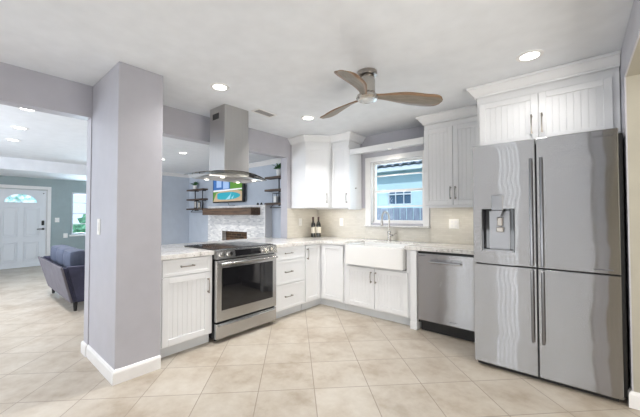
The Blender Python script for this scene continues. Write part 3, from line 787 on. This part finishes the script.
for sx in (.19, -.12):
    l = bpy.data.lights.new('hood_lamp', 'SPOT'); l.energy = 4; l.spot_size = R(110); l.spot_blend = .8; l.shadow_soft_size = .03; l.color = (1, .92, .78)
    lo = bpy.data.objects.new('hood_lamp', l); COL.objects.link(lo); lo.parent = t; lo.location = (sx, 0.2, -.02)

# ------------------------------------------------------------------ ceiling fan
FZ = 2.215
t = thing('ceiling_fan', 'flush ceiling fan with three carved brown wooden blades and a nickel motor', 'ceiling fan', (2.098, -1.774, FZ))
zc = H-FZ-.002
MB().lathe([(.040, .185), (.045, zc-.035), (.078, zc-.032), (.080, zc-.022), (.080, zc)], n=32).build('canopy', 'dark_nickel', t, True)
MB().lathe([(.055, .045), (.064, .055), (.064, .165), (.058, .178), (.058, .186), (.040, .187)], n=32).build('motor', 'nickel', t, True)
MB().lathe([(.050, -.010), (.078, -.006), (.090, .010), (.086, .030), (.056, .050)], n=32).build('hub', 'nickel', t, True)
MB().lathe([(.020, -.016), (.045, -.014), (.056, -.008), (.058, -.0075)], n=32).build('light_lens', 'fan_lens', t, True)
def blade():
    t_ = bmesh.new(); N = 28; rings = []
    for k in range(N+1):
        s_ = k/N; r_ = .05+.535*s_
        q_ = min(1, s_/.62); ch = .062+.108*q_*q_*(3-2*q_)-.02*max(0, s_-.7)
        if s_ > .86: ch *= math.sqrt(max(.03, 1-((s_-.86)/.142)**2))
        pitch = -R(20-8*s_); thk = .016-.009*s_
        if s_ > .96: thk *= .6
        off = -.012+.018*math.sin(PI*s_); zz = .018-.030*s_+.012*math.sin(PI*min(1, s_*1.3))
        ring = []
        for (u, v_) in ((-.5, 0), (-.3, .8), (0, 1), (.3, .8), (.5, 0), (.3, -.8), (0, -1), (-.3, -.8)):
            y = u*ch+off; z = v_*thk/2
            ring.append(t_.verts.new((r_, y*math.cos(pitch)-z*math.sin(pitch), zz+y*math.sin(pitch)+z*math.cos(pitch))))
        rings.append(ring)
    for a, b_ in zip(rings, rings[1:]):
        for k in range(8):
            f = t_.faces.new((a[k], a[(k+1) % 8], b_[(k+1) % 8], b_[k])); f.material_index = 1 if k in (5, 6) else 0
    t_.faces.new(rings[0][::-1]); t_.faces.new(rings[-1]); bmesh.ops.recalc_face_normals(t_, faces=t_.faces[:])
    return t_
bt = blade(); me = bpy.data.meshes.new('blade'); bt.to_mesh(me); bt.free()
me.materials.append(MATS['fan_wood']); me.materials.append(MATS['fan_wood_under'])
for p in me.polygons: p.use_smooth = True
for ang, dr_ in ((-74, 0), (29, 4.5), (169, 0)):
    o = bpy.data.objects.new('blade', me); COL.objects.link(o); o.parent = t; o.rotation_euler = (0, R(dr_), R(ang))

# ------------------------------------------------------------------ downlights
def downlight(label, grp, x, y, power, z=H):
    t = thing('recessed_downlight', label, 'ceiling light', (x, y, z-.001), 0, grp)
    MB().lathe([(.060, -.006), (.085, -.006), (.088, -.001)], n=28, caps=False).build('trim_ring', 'trim_white', t, True)
    MB().cyl((0, 0, -.005), (0, 0, -.002), .060, n=28).build('lens', 'lamp_disc', t)
    l = bpy.data.lights.new('downlight_lamp', 'AREA'); l.shape = 'DISK'; l.size = .12; l.spread = R(130); l.energy = power; l.color = (1, .975, .95)
    lo = bpy.data.objects.new('downlight_lamp', l); COL.objects.link(lo); lo.parent = t; lo.location = (0, 0, -.010)
    return t
gk, gl = 'recessed lights in the kitchen ceiling', 'recessed lights in the living room ceiling'
downlight('round recessed light in the kitchen ceiling in front of the hood chimney', gk, .915, -2.40, 13)
downlight('round recessed light in the kitchen ceiling left of the fan, near the corner cabinets', gk, .931, -1.22, 15)
downlight('large round recessed light in the ceiling in front of the refrigerator cabinet', gk, 3.152, -1.22, 2.2)
downlight('nearest recessed light seen through the entry opening, topmost of its row', gl, -1.221, -3.458, 9)
downlight('middle recessed light of the row seen through the entry opening', gl, -2.305, -3.416, 9)
downlight('farthest recessed light of the row seen through the entry opening', gl, -3.297, -3.402, 9)
downlight('living room recessed light seen just left of the hood chimney', gl, -2.26, -1.22, 16)
downlight('living room recessed light half hidden by the right edge of the column', gl, -3.22, -1.214, 16)
for (x_, y_) in ((.95, -4.3), (2.5, -4.5), (.95, -5.9), (2.5, -5.9)):  # unseen lamps added behind the camera to raise the room light
    downlight('unseen recessed fill light added to the rear kitchen ceiling, behind the camera', 'added fill lights in the rear kitchen ceiling', x_, y_, 8)

# ceiling vent
t = thing('ceiling_vent', 'small rectangular grey air vent in the ceiling beside the hood chimney', 'vent', (.675, -1.68, H-.002), R(3))
m = MB(); a, b_ = .068, .14
m.box(-a, a, -b_, -b_+.018, -.008, -.001); m.box(-a, a, b_-.018, b_, -.008, -.001); m.box(-a, -a+.018, -b_+.018, b_-.018, -.008, -.001); m.box(a-.018, a, -b_+.018, b_-.018, -.008, -.001)
m.build('frame', 'trim_white', t)
m = MB()
for k in range(4): m.box(-a+.022+k*.025, -a+.022+k*.025+.014, -b_+.018, b_-.018, -.007, -.003)
m.build('louver', 'vent_metal', t)
MB().box(-a+.018, a-.018, -b_+.018, b_-.018, -.0025, -.001).build('backing', 'vent_dark', t)

# ------------------------------------------------------------------ living room
t = thing('fireplace', 'white marble mosaic fireplace surround with low recessed firebox', 'fireplace', (-2.715, .28, 0))
# breast x -1.125..1.125 ; y front -.08 ; wall y .38 -> local .099
m = MB(); f0, f1, g0, g1 = -.525, .515, .25, .895
m.box(-1.125, f0, -.08, .099, .001, 1.475); m.box(f1, 1.125, -.08, .099, .001, 1.475); m.box(f0, f1, -.08, .099, g1, 1.475); m.box(f0, f1, -.08, .099, .001, g0)
m.build('surround', 'marble_mosaic', t)
m = MB(); m.box(-1.14, 1.14, -.085, .099, 1.4755, 1.490); m.box(1.1255, 1.14, -.085, .099, .001, 1.4755); m.box(f0-.0, f0+.06, -.084, -.0805, g0, g1); m.build('edge_trim', 'trim_white', t)
MB().box(f0+.002, f1-.002, .06, .098, g0, g1).build('firebox', 'firebrick', t)
tag(recenter(MB().box(-3.68, -1.74, -.045, .198, 1.275, 1.435, bev=.006).build('mantel_beam', 'mantel_wood')), 'chunky dark brown wooden mantel beam on the marble fireplace', 'mantel')
for x, lb in ((-1.78, 'small dark ornament at the right end of the fireplace ledge'), (-1.90, 'tiny dark ornament beside the right end of the fireplace ledge')):
    t_ = MB(); t_.lathe([(.02, 0), (.028, .01), (.022, .03), (.010, .04), (.013, .05)], (x, .26, 1.491), 14); tag(recenter(t_.build('ornament', 'dark_metal', smooth=True)), lb, 'ornament', 'ornaments on the fireplace ledge')
# television
t = thing('television', 'flat wall television showing a bright turquoise swimming pool above the fireplace', 'television', (-3.04, .26, 1.575), R(3))
MB().box(-.60, .60, -.02, .03, 0, .62, bev=.005).build('housing', 'black_plastic', t)
def flat(mb, pts, y, mi):
    vs = [mb.bm.verts.new((x, y, z)) for x, z in pts]; f = mb.bm.faces.new(vs); f.material_index = mi
m = MB(); x0, x1, z0, z1 = -.575, .55, .03, .59
def sx(u): return x0+(x1-x0)*u
def sz(v): return z0+(z1-z0)*v
def q(pts, d_, mi): flat(m, [(sx(u), sz(v)) for u, v in pts], -.0205-d_, mi)
q([(0, 0), (1, 0), (1, 1), (0, 1)], 0, 2)
q([(0, .48), (.6, .48), (.6, 1), (0, 1)], .0002, 0)
q([(.12, .62), (.30, .62), (.30, .95), (.12, .95)], .0004, 1); q([(.36, .55), (.56, .55), (.56, .9), (.36, .9)], .0004, 1)
q([(0, .43), (1, .48), (1, .53), (0, .51)], .0006, 5)
q([(0, 0), (1, 0), (1, .40), (.85, .46), (.3, .45), (.12, .38), (.06, .2)], .0003, 4)
pool = [(.5+.40*math.cos(a)*(1+.12*math.cos(3*a)), .235+.19*math.sin(a)*(1+.15*math.cos(2*a))) for a in [2*PI*k/28 for k in range(28)]]
q(pool, .0008, 3)
q([(.45, .07), (.62, .30), (.66, .42), (.60, .10)], .0010, 6); q([(.64, .12), (.74, .26), (.70, .10)], .0010, 6)
q([(.72, .75), (.9, .8), (.92, .95), (.75, .93)], .0004, 4)
m.build('screen', ['scr_blue', 'scr_sky', 'scr_green', 'scr_pool', 'scr_sand', 'scr_white', 'scr_foam'], t)
m = MB(); m.box(-.05, .05, .031, .105, .15, .35); m.build('mount', 'dark_metal', t)
m = MB(); m.tube([(.0, .0, -.005), (.0, .03, -.06), (.06, .05, -.075), (.20, .05, -.07)], .006, 6); m.build('cable', 'dark_metal', t)

# pipe shelves
def shelves(x, x1, y, zs_, label):
    t = thing('wall_shelf', label, 'shelf', (x, y, zs_[0]), 0)
    for z in zs_: MB().box(0, x1-x, -.17, -.004, z-zs_[0]-.02, z-zs_[0]+.02, bev=.003).build('plank', 'shelf_wood', t)
    hh = zs_[-1]-zs_[0]
    for px in (.42*(x1-x), .88*(x1-x)):
        m = MB(); m.cyl((px, -.10, -.05), (px, -.10, hh-.02), .013, n=10)
        for z in zs_: m.cyl((px, -.11, z-zs_[0]-.03), (px, -.003, z-zs_[0]-.03), .011, n=10)
        m.build('pipe_bracket', 'dark_metal', t)
    MB().tube([(.1, -.02, -.022), (.1, -.09, -.08), ((x1-x)-.1, -.09, -.08), ((x1-x)-.1, -.02, -.022)], .008, 8).build('rail', 'dark_metal', t)
    return t
shelves(-5.02, -4.16, .379, (1.44, 1.70, 1.965), 'three-tier dark wood and pipe wall shelf left of the fireplace')
shelves(-1.62, -.72, .379, (1.505, 1.785, 2.045), 'three-tier dark wood and pipe wall shelf right of the fireplace')
def potted(loc, label, r_, hgt, drop=.5):
    t = thing('potted_plant', label, 'plant', loc, 0, 'potted plants on the wall shelves')
    MB().lathe([(r_*.6, 0), (r_*.75, .01), (r_, hgt), (r_*.9, hgt), (r_*.85, hgt-.012)], n=20).build('pot', 'white_pot', t, True)
    m = MB(); tt = bmesh.new()
    for k in range(46):
        a = random.uniform(0, 2*PI); e = random.uniform(.1, 1.3); L = random.uniform(.07, .15)
        base = Vector((random.uniform(-.03, .03), random.uniform(-.03, .03), hgt+random.uniform(0, .05)))
        d = Vector((math.cos(a)*math.cos(e), math.sin(a)*math.cos(e), math.sin(e))); sd = d.cross(Vector((0, 0, 1))).normalized()*.018
        p1 = base+d*L*.6; p2 = base+d*L+Vector((0, 0, -.04*drop))
        v = [tt.verts.new(base), tt.verts.new(p1+sd), tt.verts.new(p2), tt.verts.new(p1-sd)]; tt.faces.new(v)
    m.merge(tt); m.build('foliage', 'leaf', t)
    return t
potted((-4.66, .27, 1.986), 'leafy green plant in a white pot on top of the left wall shelf', .055, .10)
potted((-1.24, .27, 2.066), 'leafy green plant in a white pot on top of the right wall shelf', .06, .13)
for (x, w_, h_, lb) in ((-4.60, .13, .20, 'small dark-framed picture on the left wall shelf, the left one of two'), (-4.40, .12, .17, 'small dark-framed picture on the left wall shelf, the right one of two')):
    t = thing('picture_frame', lb, 'picture frame', (x, .262, 1.461), 0, 'framed pictures on the left shelf')
    MB().box(-w_/2, w_/2, -.01, .008, 0, h_, bev=.002).build('frame', 'dark_metal', t)
    MB().box(-w_/2+.018, w_/2-.018, -.0115, -.0102, .018, h_-.018).build('picture', 'art_photo', t)
t = thing('lantern', 'white square jar in a black wire frame on the lowest plank of the right shelf', 'jar', (-1.32, .28, 1.5255), 0)
MB().box(-.045, .045, -.045, .045, .001, .13, bev=.006).build('jar', 'white_pot', t)
m = MB()
for sx_ in (-.06, .06):
    for sy_ in (-.055, .055): m.cyl((sx_, sy_, 0), (sx_, sy_, .19), .004, n=6)
    m.cyl((sx_, -.055, .19), (sx_, .055, .19), .004, n=6)
for sy_ in (-.055, .055): m.cyl((-.06, sy_, .19), (.06, sy_, .19), .004, n=6)
m.build('wire_frame', 'dark_metal', t)

# sofa : back towards -Y, near end at x=-1.58
t = thing('sofa', 'navy velvet sofa with flared back in a lighter, lit tone, seen from behind beyond the column', 'sofa', (-2.50, -2.55, 0))
def loftbox(sec0, sec1, nm, mat, par, bev=.012):
    tt = bmesh.new(); a = [tt.verts.new(p) for p in sec0]; b_ = [tt.verts.new(p) for p in sec1]; n = len(a)
    for k in range(n): tt.faces.new((a[k], a[(k+1) % n], b_[(k+1) % n], b_[k]))
    tt.faces.new(a[::-1]); tt.faces.new(b_); bmesh.ops.recalc_face_normals(tt, faces=tt.faces[:])
    if bev: bmesh.ops.bevel(tt, geom=tt.edges[:], offset=bev, segments=3, affect='EDGES')
    m = MB(); m.merge(tt); return m.build(nm, mat, par, True)
# back : profile bottom y -.42, top y -.54
loftbox([(-.70, -.42, .12), (.86, -.42, .12), (.86, -.395, .12), (-.70, -.395, .12)],
        [(-.82, -.54, .60), (.92, -.54, .60), (.92, -.515, .60), (-.82, -.515, .60)], 'back_panel', 'sofa_navy_lit', t, .006)
loftbox([(-.70, -.393, .12), (.855, -.393, .12), (.855, -.36, .12), (-.70, -.36, .12)],
        [(-.82, -.513, .592), (.912, -.513, .592), (.912, -.48, .592), (-.82, -.48, .592)], 'backrest', 'sofa_navy', t)
for s_, (xa, xb, xc, xd) in ((1, (.76, .86, .80, .92)), (-1, (-.70, -.60, -.82, -.70))):
    loftbox([(xa, -.358, .12), (xb, -.358, .12), (xb, .42, .12), (xa, .42, .12)],
            [(xc, -.478, .60), (xd, -.478, .60), (xd, .44, .58), (xc, .44, .58)], 'armrest', 'sofa_navy', t)
loftbox([(-.598, -.358, .12), (.758, -.358, .12), (.758, .40, .12), (-.598, .40, .12)],
        [(-.598, -.392, .30), (.758, -.392, .30), (.758, .42, .30), (-.598, .42, .30)], 'seat_base', 'sofa_navy', t)
for (x, y) in ((.80, -.36), (.80, .36), (-.64, -.36), (-.64, .36)):
    MB().cyl((x, y, .001), (x, y, .125), .018, .028, 12).build('leg', 'black_plastic', t)
def cushion(cx_, cy_, cz_, sx_, sy_, sz_, label, rot=(0, 0, 0), mat='cushion_blue', grp='cushions on the sofa'):
    tt = bmesh.new(); bmesh.ops.create_cube(tt, size=1); bmesh.ops.subdivide_edges(tt, edges=tt.edges[:], cuts=7, use_grid_fill=True)
    for v in tt.verts:
        c = v.co*2
        for _ in range(1):
            ex = 1-.16*(abs(c.y)**3+abs(c.z)**3)/2; ey = 1-.30*(abs(c.x)**4+abs(c.z)**4)/2; ez = 1-.16*(abs(c.x)**3+abs(c.y)**3)/2
        v.co = Vector((c.x*ex*sx_/2, c.y*ey*sy_/2, c.z*ez*sz_/2+sz_/2))
    m = MB(); m.merge(tt); o = m.build('sofa_cushion', mat, None, True); o.location = (cx_, cy_, cz_); o.rotation_euler = rot
    return tag(o, label, 'cushion', grp)
for k, (x, lb) in enumerate(((-1.97, 'nearest blue-grey back cushion on the sofa'), (-2.42, 'middle blue-grey back cushion on the sofa'), (-2.87, 'farthest blue-grey back cushion on the sofa'))):
    cushion(x, -2.862, .436, .445, .21, .36, lb, (R(3), 0, 0))
MBs = cushion(-2.42, -2.50, .302, 1.34, .70, .13, 'long navy seat cushion of the sofa', mat='sofa_navy', grp=None)

# ------------------------------------------------------------------ outside
struct('ground', B(-16, 12, -12, 16, -.32, -.12), 'lawn')
bpy.data.objects['ground'].name = 'ground'
tag(bpy.data.objects['ground'], 'green lawn outside around the house', 'lawn')
t = thing('fence', 'weathered blue-grey board fence outside the kitchen window', 'fence', (0, 2.5, -.118))
m = MB(); x = -4.0; k = 0
while x < 5:
    w_ = .135; m.box(x, x+w_, 0, .02, 0, 1.55+random.uniform(-.01, .012), bev=.002); x += w_+.02
m.build('boards', 'fence_wood', t)
MB().box(-4, 5, .022, .06, 1.2, 1.29).box(-4, 5, .022, .06, .35, .44).build('rail', 'fence_wood', t)
t = thing('neighbor_house', 'pale blue neighboring house with tiled roof seen through the kitchen window', 'house', (0, 4.5, -.118))
m = MB(); hx0_, hx1_, hz0_, hz1_ = -1.02, -.27, 1.70, 2.15
m.box(-6, hx0_, 0, .15, 0, 3.0); m.box(hx1_, 5, 0, .15, 0, 3.0); m.box(hx0_, hx1_, 0, .15, 0, hz0_); m.box(hx0_, hx1_, 0, .15, hz1_, 3.0)
m.build('wall', 'neighbor_stucco', t)
m = MB(); m.box(hx0_, hx1_, .03, .06, hz0_, hz0_+.03); m.box(hx0_, hx1_, .03, .06, hz1_-.03, hz1_); m.box(hx0_, hx0_+.03, .03, .06, hz0_, hz1_); m.box(hx1_-.03, hx1_, .03, .06, hz0_, hz1_)
m.box(hx0_, hx1_, .025, .055, 1.995, 2.03)
for x in (-.78, -.52): m.box(x-.012, x+.012, .03, .055, hz0_, hz1_)
wf = m.build('window', 'neighbor_fascia', t)
MB().box(hx0_+.01, hx1_-.01, .06, .07, hz0_+.01, hz1_-.01).build('pane', 'neighbor_glass', wf)
MB().box(-6.2, 5.2, -.28, -.25, 2.68, 2.80).box(-6.2, 5.2, -.25, -.001, 2.68, 2.70).build('fascia', 'neighbor_fascia', t)
m = MB(); tt = bmesh.new(); nx = 240; rowsv = []
for j in range(10):
    yy = -.33+j*.40; zz = 2.82+j*.20
    rowsv.append([tt.verts.new((-6.2+11.4*i/nx, yy, zz+.07*abs(math.sin(i/nx*11.4/.25*PI))-(.02 if j % 2 else 0))) for i in range(nx+1)])
for a, b_ in zip(rowsv, rowsv[1:]):
    for i in range(nx): tt.faces.new((a[i], a[i+1], b_[i+1], b_[i]))
m.merge(tt); rf = m.build('roof', 'clay_tile', t); md = rf.modifiers.new('thick', 'SOLIDIFY'); md.thickness = .03
# shrubs outside the foyer window
def shrub(loc, r_, label):
    tt = bmesh.new(); bmesh.ops.create_icosphere(tt, subdivisions=4, radius=r_)
    for v in tt.verts: v.co *= 1+random.uniform(-.16, .16); v.co.z = v.co.z*1.1+r_
    m = MB(); m.merge(tt); o = m.build('shrub', 'hedge'); o.location = loc; return tag(o, label, 'shrub', 'shrubs outside the foyer window')
shrub((-9.4, -.7, -.15), .75, 'round green shrub outside the foyer window, the right one')
shrub((-9.7, -2.9, -.15), .70, 'round green shrub outside the foyer window, the left one')
bpy.context.view_layer.update()
